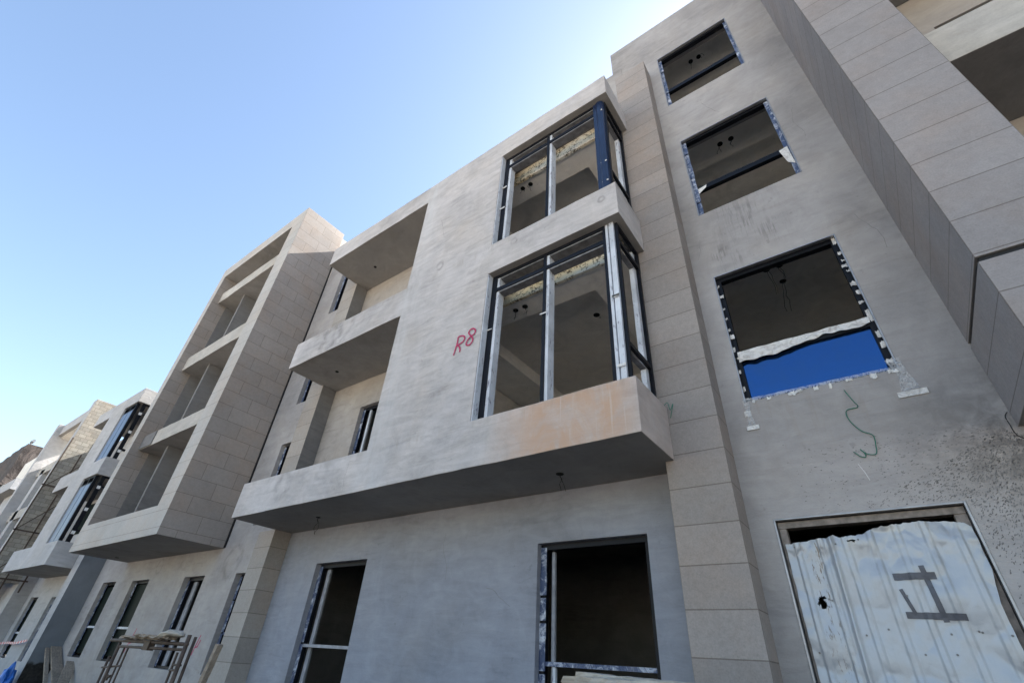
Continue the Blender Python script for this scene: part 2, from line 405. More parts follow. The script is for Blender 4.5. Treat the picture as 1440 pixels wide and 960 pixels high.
# ================================================================== the grey block with the R8 mark
S, PI, BX = 5.6, 5.22, 4.30
blk = thing('apartment_building', 'grey plastered apartment block with red R8 mark, corner bay windows and stair windows', 'building', (-6, S, 0), 'grey plastered blocks of the row')
wins = [(-.85, .68, 0, 3.03), (-.84, .67, 4.38, 6.40), (-.83, .65, 7.73, 9.79), (-.88, .585, 11.10, 13.04)]
low = [(-3.76, -2.22, .55, 3.01), (-8.79, -7.31, .35, 3.025)]
slimlow = [(-11.78, -10.92, 1.15, 2.98), (-14.33, -13.26, 1.15, 3.0), (-17.68, -16.5, 1.15, 3.03), (-20.05, -18.97, 1.15, 3.06)]
slimup = [(-11.80, -11.16, 4.0, 6.0), (-11.82, -11.22, 7.17, 9.3), (-11.86, -11.36, 10.32, 12.9)]
baldoor = [(-8.74, -8.1, 3.9, 6.31), (-8.7, -7.0, 7.32, 9.05)]
h = lambda w: (w[0], w[1], S - .01 + .0, S + .25, w[2], w[3])
def holes(L): return [(a, b, S, S + .25, c, d) for a, b, c, d in L]
o = build('stair_wall', solid([(-1.70, 1.6, S, S + .25, 0, 14.62), (-1.93, -1.70, S, S + .25, 13.622, 14.62)], holes(wins)), M['wall'], blk, bevel=.006)
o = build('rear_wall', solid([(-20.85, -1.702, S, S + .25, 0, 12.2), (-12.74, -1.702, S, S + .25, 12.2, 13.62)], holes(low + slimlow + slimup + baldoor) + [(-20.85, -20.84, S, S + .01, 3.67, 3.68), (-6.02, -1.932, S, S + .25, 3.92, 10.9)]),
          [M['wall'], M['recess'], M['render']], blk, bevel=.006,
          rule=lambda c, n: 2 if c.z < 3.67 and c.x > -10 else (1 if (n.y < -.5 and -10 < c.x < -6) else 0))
# tile clad pier between the box and the stairs, and the pillar at the far end of the balconies
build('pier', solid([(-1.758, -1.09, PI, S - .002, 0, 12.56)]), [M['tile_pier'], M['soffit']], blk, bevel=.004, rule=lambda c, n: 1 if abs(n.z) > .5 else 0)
build('pillar', solid([(-10.6, -9.99, PI, S - .002, 0, 12.15)]), [M['tile_pier2'], M['dullwall']], blk, bevel=.004,
      rule=lambda c, n: 1 if (n.x > .5 and c.z > 3.7) or abs(n.z) > .5 else 0) if False else None
pl = MB()
a_ = solid([(-10.6, -9.99, PI, S - .002, 0, 3.668)]); b_ = solid([(-10.6, -9.99, PI, S - .002, 3.93, 12.15)])
build('pillar', a_, M['tile_pier2'], blk, bevel=.004)
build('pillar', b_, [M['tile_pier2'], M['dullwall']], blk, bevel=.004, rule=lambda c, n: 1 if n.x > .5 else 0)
# projecting box: slabs, parapets and the solid panel, one cast piece
XR = -1.65
boxm = solid(
    [(-10.03, XR, BX, S - .002, 3.67, 3.92), (-10.03, XR, BX, BX + .2, 3.67, 4.335), (-10.03, -9.86, BX, PI - .003, 3.67, 4.335), (XR - .16, XR, BX, S - .002, 3.67, 4.335),
     (-6.22, -4.05, BX, BX + .2, 4.335, 11.02), (-6.22, -6.03, BX, S - .002, 3.92, 11.02),
     (-10.06, XR, BX, S - .002, 7.06, 7.3), (-10.06, XR, BX, BX + .2, 7.06, 7.76), (-10.06, -9.9, BX, PI - .003, 7.06, 7.76), (XR - .16, XR, BX, S - .002, 7.06, 7.76),
     (-10.05, XR, BX, S - .002, 10.42, 11.02)],
    [(-1.76, XR, PI - .003, S - .002, 3.67, 11.02), (-10.06, -9.985, PI - .003, S - .002, 3.9, 11.02), (-10.62, -10.0, PI - .003, S, 3.67, 3.92)], dens=.16)
wavy(boxm)
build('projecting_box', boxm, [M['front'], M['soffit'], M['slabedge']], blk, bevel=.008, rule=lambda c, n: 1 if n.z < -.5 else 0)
# upper bay lintel strip and gypsum ceilings
rooms = solid(
    [(-20.85, 1.6, S + .252, 12.2, 3.70, 3.9), (-20.85, 1.6, S + .252, 12.2, 7.08, 7.28), (-20.85, 1.6, S + .252, 12.2, 10.42, 10.62), (-20.85, -1.78, S + .252, 12.2, 12.0, 12.2),
     (-20.85, 1.6, 12.0, 12.2, 0, 12.2), (-6.2, -6.03, S + .252, 12.2, 3.7, 12.2), (-1.93, -1.78, S + .252, 12.2, 0, 14.6), (-10.1, -9.95, S + .252, 12.2, 3.7, 12.2),
     (-20.85, -20.65, S + .252, 12.2, 0, 12.2), (1.42, 1.6, S + .252, 12.2, 0, 14.6), (-1.93, 1.6, S + .252, 12.2, 14.4, 14.6), (-1.93, 1.6, 12.0, 12.2, 12.2, 14.6)])
build('room_shell', rooms, M['room'], blk)
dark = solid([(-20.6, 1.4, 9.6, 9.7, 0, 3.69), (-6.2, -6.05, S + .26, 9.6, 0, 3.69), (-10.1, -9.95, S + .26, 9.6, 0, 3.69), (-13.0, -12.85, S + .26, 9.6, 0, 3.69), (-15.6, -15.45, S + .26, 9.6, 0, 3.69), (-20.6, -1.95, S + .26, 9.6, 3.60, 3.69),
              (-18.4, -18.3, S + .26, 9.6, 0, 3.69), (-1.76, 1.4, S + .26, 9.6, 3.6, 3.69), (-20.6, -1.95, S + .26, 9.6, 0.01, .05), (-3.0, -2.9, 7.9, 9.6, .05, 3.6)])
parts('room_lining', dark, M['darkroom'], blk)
for zc, top in ((6.75, 7.02), (10.07, 10.36)):
    c = solid([(-6.0, -1.78, 4.86, 9.6, zc, zc + .05), (-5.2, -2.45, 5.18, 8.62, zc + .05, top + .03)],
              [(-5.09, -2.565, 5.30, 8.5, zc, top)])
    build('ceiling', c, [M['ceiling'], M['coffer']], blk, rule=lambda q, n, zc=zc: 1 if q.z > zc + .01 and n.z < -.5 else 0)
    bm_ = solid([(-6.0, -1.84, 4.80, 4.855, zc - .02, zc + .33)]); build('raw_beam', bm_, M['rawbeam'], blk)
for zc in (6.75, 10.07, 13.42):
    build('ceiling', solid([(-1.76, 1.4, S + .26, 6.6, zc, zc + .08), (-1.76, 1.4, 6.6, 11.9, zc + .2, zc + .26), (-1.76, 1.4, 6.55, 6.6, zc + .08, zc + .26)]), M['ceiling'], blk)
# lamp holes with loose cable tails, in ceilings and soffits
def lamp_hole(x, y, z, tail=.18, r=.04, seed=0, mat='black'):
    rr = random.Random(seed); m = MB(); m.disc((x, y, z - .006), r, 2)
    o = build('lamp_hole', m, M['hole'], blk)
    if tail:
        t = MB()
        for k in range(2):
            pts = [(x, y, z)]; px, py = x, y
            for i in range(6):
                px += rr.uniform(-.03, .03); py += rr.uniform(-.03, .03); pts.append((px, py, z - tail * (i + 1) / 6))
            t.tube(pts, .0035, 5)
        parts('cable_tail', t, M[mat], o)
lamp_hole(-3.98, 5.04, 6.75, .22, .05, 1); lamp_hole(-3.78, 5.04, 6.75, .2, .05, 2)
lamp_hole(-3.98, 4.99, 10.07, .16, .05, 3); lamp_hole(-3.78, 4.99, 10.07, .2, .05, 4)
lamp_hole(-3.0, 6.2, 7.02, .05, .06, 5)
for i, (x, z, t) in enumerate(((-.2, 6.75, .5), (-.02, 6.75, .35), (-.25, 10.07, .22), (-.05, 10.07, .2), (-.28, 13.42, .2), (-.1, 13.42, .18))): lamp_hole(x, 6.25, z, t, .05, 10 + i)
lamp_hole(-.05, 6.9, 6.95, .6, .05, 31)
lamp_hole(-9.0, 5.05, 10.42, 0); lamp_hole(-9.12, 4.98, 7.06, 0); lamp_hole(-3.05, 5.0, 3.67, .22, .05, 33); lamp_hole(-8.2, 5.0, 3.67, .3, .04, 34)
# shadow gap against the clad tower
build('movement_joint', solid([(-12.80, -12.745, S - .03, S - .001, 3.58, 13.6)]), M['joint'], blk)

# ---- corner bay windows
def bay(z0, z1, tr, wrap, seed):
    rr = random.Random(seed)
    f = MB(); Y0, Y1 = 4.42, 4.54
    # dark faces
    f.box(-4.03, -3.935, Y0, Y1, z0, z1); f.box(-3.0, -2.95, Y0, Y1, z0, z1); f.box(-1.975, -1.93, Y0, Y1, z0, z1)
    for a, b in ((-3.935, -3.0), (-2.95, -1.975)):
        f.box(a, b, Y0, Y1, z1 - .06, z1 - .002); f.box(a, b, Y0, Y1, tr, tr + .075)
    # side frame
    f.box(-1.80, -1.755, 4.46, 4.51, z0, z1); f.box(-1.80, -1.755, 5.15, 5.205, z0, z1)
    for a, b in ((z1 - .06, z1 - .002), (tr - .02, tr + .05), (z0 + .56, z0 + .62)): f.box(-1.80, -1.755, 4.51, 5.15, a, b)
    w = build('window', f, M['alu'], blk, bevel=.003)
    d = MB(); t = MB()                                   # taped inner faces of every member
    t.box(-3.934, -3.88, Y0 + .02, Y1 + .03, z0, z1 - .06); t.box(-2.949, -2.90, Y0 + .02, Y1 + .05, z0, z1 - .06)
    for a, b in ((-3.88, -3.0), (-2.90, -1.975)):
        d.box(a, b, Y0 + .02, Y1 + .04, z1 - .085, z1 - .061); d.box(a, b, Y0 + .015, Y1 + .04, tr - .03, tr - .001)
    t.box(-1.87, -1.802, 5.06, 5.2, z0, z1 - .06)
    d.box(-1.87, -1.802, 4.6, 5.06, z0 + .53, z0 + .559); d.box(-1.87, -1.802, 4.6, 5.06, tr - .05, tr - .021)
    parts('scuffed_rail', d, M['greytape'], w)
    parts('protective_tape', t, M['tape'], w)
    c = MB(); c.box(-1.929, -1.89, Y0 + .005, Y1, z0, z1); c.box(-1.87, -1.80, Y0 + .0, 4.459, z0, z1); c.box(-1.90, -1.802, 4.46, 4.56, z0, z1)
    if wrap:
        c = MB(); c.tube([(-1.86, 4.47, z0), (-1.86, 4.47, (z0 + z1) / 2), (-1.86, 4.47, z1)], [.085, .08, .088], 10); c.box(-1.975, -1.90, Y0 - .012, Y0 - .002, z0, z1)
    parts('corner_post', c, M['bluewrap' if wrap else 'tape'], w, smooth=False)
    s = MB()                                             # torn strips of tape still hanging on
    for k in range(5):
        x = rr.choice((-3.98, -2.975, -1.85)); zz = rr.uniform(z0 + .2, z1 - .2); s.box(x - .05, x + .055, Y0 - .022, Y0 - .014, zz, zz + rr.uniform(.015, .04))
    parts('tape_scrap', s, M['whitefilm'], w)
    r = MB(); r.box(-4.048, -4.032, BX + .012, Y1, z0 + .002, z1 - .002); build('foam_strip', r, M['tape'], w)
bay(4.337, 7.058, 6.70, False, 3); bay(7.762, 10.418, 10.08, True, 5)
# concrete sills of the bays lie on the parapets: closed below the frame
for z in (4.335, 7.76):
    build('sill', solid([(-4.05, -1.83, 4.5, 4.85, z - .5, z - .003), (-1.95, -1.82, 4.85, 5.2, z - .5, z - .003)]), M['front'], blk)

# ---- stair windows
def frame(x0, x1, z0, z1, bar=None, depth=.09, inset=.06, w=.055, barmat='alu', sides='film', name='window', head='alu', glass=None, seed=0, jambs=(1, 1), parent=None, barw=.06, wall=S):
    P = parent or blk; y0 = wall + inset; y1 = y0 + depth
    f = MB(); f.box(x0, x1, y0, y1, z1 - w, z1 - .001); f.box(x0, x1, y0, y1, z0 + .001, z0 + w * .7)
    f.box(x0 + .001, x0 + w, y0, y1, z0 + w * .7, z1 - w); f.box(x1 - w, x1 - .001, y0, y1, z0 + w * .7, z1 - w)
    o = build(name, f, M[head], P, bevel=.003)
    if bar:
        b = MB(); b.box(x0 + w, x1 - w, y0 + .005, y1 - .01, bar, bar + barw); build('crossbar', b, M[barmat], o)
    if sides:
        rr = random.Random(seed)
        for k, (xa, xb) in enumerate(((x0 + .002, x0 + w + .012), (x1 - w - .012, x1 - .002))):
            if not jambs[k]: continue
            zz = z0 + .03; b = MB()
            while zz < z1 - .1:
                l = rr.uniform(.12, .5); d = rr.uniform(.004, .016); z2 = min(zz + l, z1 - .04)
                b.box(xa - 0.0, xb + (d if k == 0 else 0), y0 - d, y0 - .001, zz, z2); zz = z2 + rr.choice((0, 0, 0, .03))
            build('plastic_wrap', b, M[sides], o)
    if glass:
        b = MB(); b.box(x0 + w, x1 - w, y0 + .04, y0 + .05, glass[0], glass[1]); build('glass_pane', b, M[glass[2]], o)
    return o
w3 = frame(*wins[1], bar=None, sides=None, w=.07, seed=4, inset=.07, glass=(4.43, 5.06, 'blueglass'))
b = MB(); b.box(-.77, .60, S + .073, S + .15, 5.0, 5.09); build('crossbar', b, M['alu'], w3)
def ragged(x0, x1, ztop, zbot, y, n=46, seed=1, amp=.05, dip=None):
    rr = random.Random(seed); m = MB(); L = []
    for i in range(n + 1):
        u = i / n; x = x0 + (x1 - x0) * u
        zb = zbot + amp * (noise.noise((x * 3, seed, 0)) + .5 * noise.noise((x * 9, seed, 3))) + (dip(u) if dip else 0)
        zt = ztop + amp * .25 * noise.noise((x * 6, seed, 8))
        L.append([(x, y - .012 + .012 * noise.noise((x * 7, k * 2., seed)), zt + (zb - zt) * k / 4) for k in range(5)])
    for a, b in zip(L, L[1:]):
        for k in range(4): m.poly([a[k], a[k + 1], b[k + 1], b[k]])
    return m
f_ = ragged(-.79, .62, 5.11, 5.0, S + .06, n=80, seed=3, amp=.045, dip=lambda u: -.07 * math.exp(-((u - .22) / .2) ** 2) + .035 * u)
build('plastic_film', f_, M['whitefilm'], w3, smooth=True)
f_ = ragged(-.80, .62, 4.43, 4.36, S + .03, seed=8, amp=.03); build('clear_film', f_, M['clearfilm'], w3, smooth=True)
s = MB(); rr = random.Random(9)
def scrap(x0, x1, z0, z1, y):        # an irregular torn piece, crumpled outwards
    n = 5; e = lambda: rr.uniform(-.012, .012); top = [(x0 + (x1 - x0) * i / n, y - rr.uniform(0, .012), z1 + e()) for i in range(n + 1)]; bot = [(x0 + (x1 - x0) * i / n + e() * .5, y - rr.uniform(0, .012), z0 + e()) for i in range(n + 1)]
    b = len(s.v); s.v += top + bot
    for i in range(n): s.f.append((b + i, b + n + 1 + i, b + n + 2 + i, b + i + 1)); s.m.append(0)
z_ = 4.5
while z_ < 6.3:
    l = rr.uniform(.02, .09) if rr.random() < .7 else rr.uniform(.12, .2); scrap(.60 if rr.random() < .5 else .62, .664, z_, z_ + l, S + .062); z_ += l + rr.uniform(.03, .17)
z_ = 4.55
while z_ < 6.3:
    l = rr.uniform(.02, .07); scrap(-.838, -.80 if rr.random() < .5 else -.775, z_, z_ + l, S + .062); z_ += l + rr.uniform(.05, .2)
for k in range(9): x = -.75 + k * .165 + rr.uniform(-.05, .05); scrap(x, x + rr.uniform(.02, .09), 4.35 + rr.uniform(-.025, .012), 4.385, S - .004)
parts('masking_tape', s, M['whitefilm'], w3)
def hang(pts, seed):     # twisted film tail with a tape end on the wall
    m = MB()
    for (x0, x1, z0), (x2, x3, z1) in zip(pts, pts[1:]): m.poly([(x0, S - .012, z0), (x1, S - .02, z0), (x3, S - .016, z1), (x2, S - .008, z1)])
    return m
build('film_tail', hang([(-.86, -.78, 4.42), (-.85, -.80, 4.25), (-.86, -.78, 4.08)], 1), M['clearfilm'], w3)
build('film_tail', hang([(.58, .70, 4.50), (.63, .72, 4.30), (.60, .76, 4.13)], 1), M['clearfilm'], w3)
s = MB(); s.box(-.87, -.80, S - .012, S - .003, 4.19, 4.26); s.box(-.88, -.75, S - .016, S - .004, 4.02, 4.07); s.box(.56, .80, S - .014, S - .004, 4.06, 4.12); parts('masking_tape', s, M['whitefilm'], w3)
w2 = frame(*wins[2], bar=8.36, w=.06, seed=11, barw=.1)
s = MB(); s.poly([(.50, S + .05, 8.42), (.62, S + .045, 8.44), (.63, S + .04, 8.0), (.55, S + .05, 8.1)]); s.poly([(-.8, S + .05, 8.38), (-.6, S + .05, 8.42), (-.62, S + .05, 8.36), (-.76, S + .05, 8.26)])
parts('clear_film', s, M['whitefilm'], w2)
w1 = frame(*wins[3], bar=11.66, w=.05, seed=21, barw=.1)
for ww, (x0, x1, z0, z1) in ((w3, wins[1]), (w2, wins[2]), (w1, wins[3])):   # thin metal bead round the opening
    m = MB(); e = .014; m.box(x0 + .001, x1 - .001, S - .006, S + .04, z1 - e, z1 - .0005); m.box(x0 + .0005, x0 + e, S - .006, S + .04, z0, z1 - e); m.box(x1 - e, x1 - .0005, S - .006, S + .04, z0, z1 - e)
    build('corner_bead', m, M['steel'], ww)
# ground floor windows of the block
def deepwin(x0, x1, z0, z1, bar, seed, post=.16, inset=.11, mat='film', barm='film'):
    o = frame(x0, x1, z0, z1, bar=bar, w=.07, inset=inset, sides=mat, seed=seed, barmat=barm, jambs=(1, 0), barw=.045)
    m = MB(); m.box(x0 + .115, x0 + post, S + inset + .092, S + inset + .13, z0 + .05, z1 - .08); build('sash', m, M['dulltape'], o); return o
d1 = deepwin(*low[0], 1.66, 31, inset=.09)
m = MB(); m.box(-3.58, -3.54, S + .11, S + .15, .6, 1.655); build('stile', m, M['tape'], d1)
deepwin(*low[1], 1.71, 32, post=.21, barm='dulltape')
for i, q in enumerate(slimlow):
    if i < 2: o = deepwin(*q, 1.84, 40 + i, post=.30, inset=.13)
    else: o = frame(*q, bar=1.87, w=.06, inset=.12, sides='film', seed=50 + i, barmat='tape', glass=(1.25, 2.95, 'darkglass'), jambs=(1, 0), barw=.05)
for i, q in enumerate(slimup): frame(*q, bar=None, w=.05, inset=.12, sides='film', seed=60 + i, jambs=(1, 0))
for i, q in enumerate(baldoor):
    o = frame(*q, bar=None, w=.07, inset=.10, sides='film', seed=70 + i, jambs=(1, 0), name='balcony_door')
    m = MB(); m.box((q[0] + q[1]) / 2 - .1, (q[0] + q[1]) / 2 - .04, S + .12, S + .16, q[2] + .06, q[3] - .08); build('stile', m, M['tape'], o)
# door opening in the stair wall
df = MB(); df.box(-.85, -.832, S - .008, S + .1, 0, 3.03); df.box(.662, .68, S - .008, S + .1, 0, 3.03); df.box(-.832, .662, S - .008, S + .1, 3.014, 3.03)
do = build('door_frame', df, M['steel'], blk, bevel=.003)
df = MB(); df.box(-.824, .654, S + .05, S + .16, 2.945, 3.004); df.box(.57, .654, S + .06, S + .16, 0, 2.944); df.box(-.824, -.76, S + .06, S + .16, 0, 2.944)
build('sub_frame', df, M['rustframe'], do)

# ---- red R8 sprayed on the box, and other paint marks
def px_to(Y, pts):
    return [(x, Y, z) for x, z in pts]
def stroke(m, pts, w, y):
    P = [Vector((p[0], 0, p[1])) for p in pts]; L = []
    for i, p in enumerate(P):
        a = (P[min(i + 1, len(P) - 1)] - P[max(i - 1, 0)]).normalized(); s = Vector((-a.z, 0, a.x)) * w * .5 * (1 + .25 * math.sin(i * 2.1))
        L.append((p + s, p - s))
    for (a, b), (c, d) in zip(L, L[1:]):
        m.poly([(a.x, y, a.z), (b.x, y, b.z), (d.x, y, d.z), (c.x, y, c.z)])
def smooth(pts, n=6):
    out = []
    for i in range(len(pts) - 1):
        p = [Vector(pts[max(0, min(len(pts) - 1, i + k))]) for k in (-1, 0, 1, 2)]
        for j in range(n):
            t = j / n; out.append(tuple(.5 * ((2 * p[1]) + (-p[0] + p[2]) * t + (2 * p[0] - 5 * p[1] + 4 * p[2] - p[3]) * t * t + (-p[0] + 3 * p[1] - 3 * p[2] + p[3]) * t ** 3)))
    return out + [tuple(pts[-1])]
m = MB(); yy = BX - .011
for L in ([(-4.522, 5.915), (-4.523, 5.811), (-4.545, 5.682), (-4.567, 5.577)],
          [(-4.526, 5.882), (-4.509, 5.916), (-4.458, 5.912), (-4.397, 5.886), (-4.374, 5.843), (-4.394, 5.787), (-4.452, 5.763), (-4.514, 5.756)],
          [(-4.514, 5.756), (-4.46, 5.697), (-4.438, 5.633), (-4.446, 5.597)]):
    stroke(m, [(p[0], p[2]) for p in smooth([Vector((a, 0, b)) for a, b in L])], .026, yy); yy -= .0006
for L in ([(-4.234, 5.825), (-4.278, 5.876), (-4.3, 5.925), (-4.266, 5.964), (-4.211, 5.963), (-4.161, 5.912), (-4.171, 5.853), (-4.234, 5.825)],
          [(-4.234, 5.825), (-4.3, 5.775), (-4.322, 5.721), (-4.304, 5.678), (-4.247, 5.666), (-4.199, 5.705), (-4.194, 5.759), (-4.234, 5.825)]):
    stroke(m, [(p[0], p[2]) for p in smooth([Vector((a, 0, b)) for a, b in L])], .026, yy); yy -= .0006
parts('painted_mark', m, M['paint'], blk)
m = MB(); yy = S - .003        # red crosses sprayed between the slim windows
for (x, z, sc, sd) in ((-15.9, 1.62, .5, 1), (-12.35, 1.62, .35, 2)):
    stroke(m, [(x + .05 * sc, z + .55 * sc), (x - .15 * sc, z), (x - .3 * sc, z - .5 * sc)], .03, yy)
    stroke(m, [(x + .25 * sc, z + .3 * sc), (x + .1 * sc, z - .05 * sc), (x - .1 * sc, z - .1 * sc)], .03, yy - .001)
parts('painted_mark', m, M['paint'], blk)
# hairline cracks and trowel ridges
rr = random.Random(77)
for (x, z, L, ang, y) in ((-5.6, 9.4, .7, -70, BX - .009), (-4.7, 8.6, .5, -25, BX - .009), (-5.2, 6.6, .6, 200, BX - .009), (-6.6, 4.2, .5, -95, BX - .009), (-.3, 10.6, .6, -60, S - .003), (.9, 9.2, .8, -100, S - .003), (.95, 6.6, .7, -80, S - .003), (-.9, 7.2, .4, 250, S - .003), (-5.5, 3.3, .7, -85, S - .003), (-4.6, 2.5, .5, -20, S - .003)):
    p = [x, z]; P = [tuple(p)]; a = math.radians(ang)
    for k in range(9):
        a += rr.uniform(-.5, .5); a += (math.radians(ang) - a) * .4; p = [p[0] + math.cos(a) * L / 9, p[1] + math.sin(a) * L / 9]; P.append(tuple(p))
    m = MB(); stroke(m, P, .0035, y); build('plaster_crack', m, M['splat'], blk)
# cement splashes thrown from the corner under the clad tower
m = MB(); rr = random.Random(5); cx, cz = 1.27, 3.66
for i in range(7500):
    a = math.radians(rr.uniform(176, 292)); d = .12 + 1.75 * rr.random() ** .85
    x, z = cx + d * math.cos(a), cz + d * math.sin(a)
    if x > 1.42 or (z < 3.05 and x < .72) or rr.random() < max(0, (d - .9)) * .75 or (a < math.radians(205) and rr.random() < .75): continue
    l = rr.uniform(.003, .011) * (1.9 if rr.random() < .1 else 1); w = rr.uniform(.0015, .0042)
    an = a + rr.uniform(-.3, .3); ux, uz = math.cos(an), math.sin(an); y = S - .0022
    m.poly([(x - ux * l, y, z - uz * l), (x - ux * l * .3 + uz * w, y, z - uz * l * .3 - ux * w), (x + ux * l * .7 + uz * w * .7, y, z + uz * l * .7 - ux * w * .7),
            (x + ux * l, y, z + uz * l), (x + ux * l * .5 - uz * w, y, z + uz * l * .5 + ux * w), (x - ux * l * .4 - uz * w, y, z - uz * l * .4 + ux * w)])
tag(build('cement_splash', m, M['splat'], blk), kind='stuff')
m = MB()
stroke(m, [(.03, 3.47), (.06, 3.38), (.075, 3.30)], .004, S - .0025); build('chalk_line', m, M['white'], blk)

# ================================================================== clad balcony towers
def tower(x0, x1, y0, z0, z1, mats, label, fr, slabs, loc, left_open, gap=None):
    T = thing('tower_building', label, 'building', loc, 'stone clad balcony towers of the row')
    mside, mfront = M[mats[0]], M[mats[1]]
    a, b = x0 + fr[0], x1 - fr[1]
    fs = z0 + .7
    adds = [(x0, a, y0, S - .003, z0, z1), (b, x1, y0, S - .003, z0, z1), (x0, x1, y0, S - .003, z1 - .55, z1), (x0, x1, y0, S - .003, z0, z0 + .25), (x0, x1, y0, y0 + .2, z0, fs)]
    subs = []
    if gap: subs = [(x0, x1, y0, S - .003, gap, gap + .05)]
    o = build('portal_frame', solid(adds, subs), [mside, mfront, M['soffit'], M['tile_front']], T, bevel=.005,
              rule=lambda c, n: 2 if n.z < -.5 else (1 if n.y < -.5 else 0))
    if gap: build('movement_joint', solid([(x0 + .02, x1 - .02, y0 + .025, S - .01, gap - .001, gap + .051)]), M['joint'], T)
    return T, a, b, fs
tw, A, B, FS = tower(-18.78, -12.80, 4.08, 3.57, 14.5, ('tile_tower', 'tile_front'), 'beige tile clad balcony tower left of the grey block with three open floors', (.42, .74), None, (-15.8, S, 0), True)
for i, (z, t) in enumerate(((6.62, .50), (9.6, .55), (12.72, .5))):
    m = wavy(solid([(A, B, 4.31, S - .003, z, z + t)], dens=.2), .012, .006)
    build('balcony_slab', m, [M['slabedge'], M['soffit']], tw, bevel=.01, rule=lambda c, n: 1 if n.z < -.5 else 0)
build('slab_patch', solid([(A + .002, A + .95, 4.285, 4.308, 6.64, 7.1)]), M['dullwall'], tw)
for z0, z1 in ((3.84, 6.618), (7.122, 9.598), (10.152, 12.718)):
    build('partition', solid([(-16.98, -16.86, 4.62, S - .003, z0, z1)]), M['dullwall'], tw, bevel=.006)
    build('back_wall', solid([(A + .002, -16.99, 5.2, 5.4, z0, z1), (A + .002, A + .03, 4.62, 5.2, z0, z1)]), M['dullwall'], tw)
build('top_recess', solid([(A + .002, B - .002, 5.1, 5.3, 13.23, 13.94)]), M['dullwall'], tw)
build('upper_body', solid([(-18.5, -12.83, S, 9.5, 12.25, 14.3)]), M['slabedge'], tw)
build('lamp_hole', (lambda m: (m.disc((-18.0, 5.05, 3.565), .05, 2), m)[1])(MB()), M['hole'], tw)

rt, A2, B2, FS2 = tower(1.25, 7.6, 4.20, 3.6, 15.4, ('tile_right', 'tile_right'), 'grey stone clad tower cut off by the right edge of the photo', (.715, .7), None, (4.4, S, 0), False, gap=4.43)
for z, t in ((7.1, .63), (10.3, .63)):
    build('balcony_slab', solid([(A2, B2, 4.43, S - .003, z, z + .25), (A2, B2, 4.43, 4.6, z, z + t)]), [M['slabedge'], M['dullwall']], rt, bevel=.01, rule=lambda c, n: 1 if n.z < -.5 else 0)  # darker soffit material: deep shade under these slabs put into the colour
rw = solid([(1.62, 7.6, S, S + .25, 0, 15.3)], [(2.75, 5.6, S, S + .25, 7.3, 9.4), (2.75, 5.6, S, S + .25, 3.9, 6.2)])
build('rear_wall', rw, M['recess'], rt); 
m = MB(); rr = random.Random(3)
for (x0, x1, z0, z1) in ((2.75, 5.6, 7.35, 9.4), (2.75, 5.6, 3.9, 6.2)):
    frm = MB(); frm.box(x0, x1, S + .08, S + .16, z1 - .07, z1 - .001); frm.box(x0, x0 + .06, S + .08, S + .16, z0, z1 - .07); frm.box(x1 - .06, x1, S + .08, S + .16, z0, z1 - .07)
    build('window', frm, M['alu'], rt)
build('room_shell', solid([(1.62, 7.6, S + .252, 12, 0, 15.2)], [(1.8, 7.4, S + .252, 11.8, 3.9, 6.9), (1.8, 7.4, S + .252, 11.8, 7.2, 10.1)]), M['room'], rt)

# ================================================================== loose cables, each a thing of its own
def cable(name, pts, r, mat, label):
    p0 = pts[0]; m = MB(); m.tube([tuple(p) for p in smooth([Vector(p) for p in pts], 5)], r, 6)
    return tag(build(name, m, M[mat], smooth=True, loc=p0), label, 'cable', 'loose electric cables')
y = S - .015
cable('electric_cable', [(.15, S + .0, 4.27), (.15, y - .02, 4.24), (.19, y - .03, 4.10), (.205, y, 4.05), (.10, y, 4.035), (.095, y, 3.92), (.16, y, 3.79), (.235, y, 3.73), (.225, y, 3.62), (.20, y, 3.54), (.13, y, 3.555), (.09, y, 3.61), (.115, y, 3.56), (.11, y, 3.525), (.07, y, 3.54), (.03, y, 3.595)], .0042, 'green', 'green cable hanging in bends on the wall below the blue glass window')
cable('electric_cable', [(-1.70, 5.21, 4.36), (-1.62, 5.16, 4.38), (-1.60, 5.17, 4.28), (-1.56, 5.18, 4.36), (-1.62, 5.2, 4.19)], .004, 'green', 'short green cable curled on the parapet corner beside the tile clad pier')
cable('electric_cable', [(1.235, S - .01, 3.74), (1.2, S - .05, 3.69), (1.19, S - .09, 3.6), (1.2, S - .08, 3.50), (1.28, S - .06, 3.44), (1.36, S - .05, 3.43)], .004, 'black', 'thin black cable looping from the wall under the right hand tower corner')

# ================================================================== sheet metal closing the doorway
def sheet_y(x, z):
    yb = S + .035 + .05 * (z - 1.5) * .12
    u = ((x + .8) % .205) / .205
    rib = .017 * max(0, min(1, (.15 - abs(u - .5)) / .06)) * (.8 + .35 * noise.noise((x * 4, 7, z * 1.5)))
    fold = .03 * math.exp(-((x + .42 - .02 * (z - 2)) / .022) ** 2)
    v = Vector((x * 2.3, 0, z * 1.9)); c = .024 * noise.noise(v) + .030 * abs(noise.noise(v * 1.5 + Vector((5, 1, 2)))) + .009 * abs(noise.noise(v * 3.3 + Vector((2, 8, 1)))) + .002 * abs(noise.noise(v * 9))
    t = max(0, (z - 2.45) / .4); c += .028 * t * noise.noise(Vector((x * 7, 3, z * 6))) + .012 * t * abs(noise.noise(Vector((x * 17, 3, z * 13))))
    return yb - rib - fold - c
ctl = [(-.80, 2.79), (-.66, 2.80), (-.52, 2.82), (-.42, 2.82), (-.37, 2.845), (-.33, 2.815), (-.22, 2.825), (-.14, 2.83), (-.05, 2.875), (.1, 2.895), (.3, 2.905), (.5, 2.89), (.60, 2.87), (.64, 2.83)]
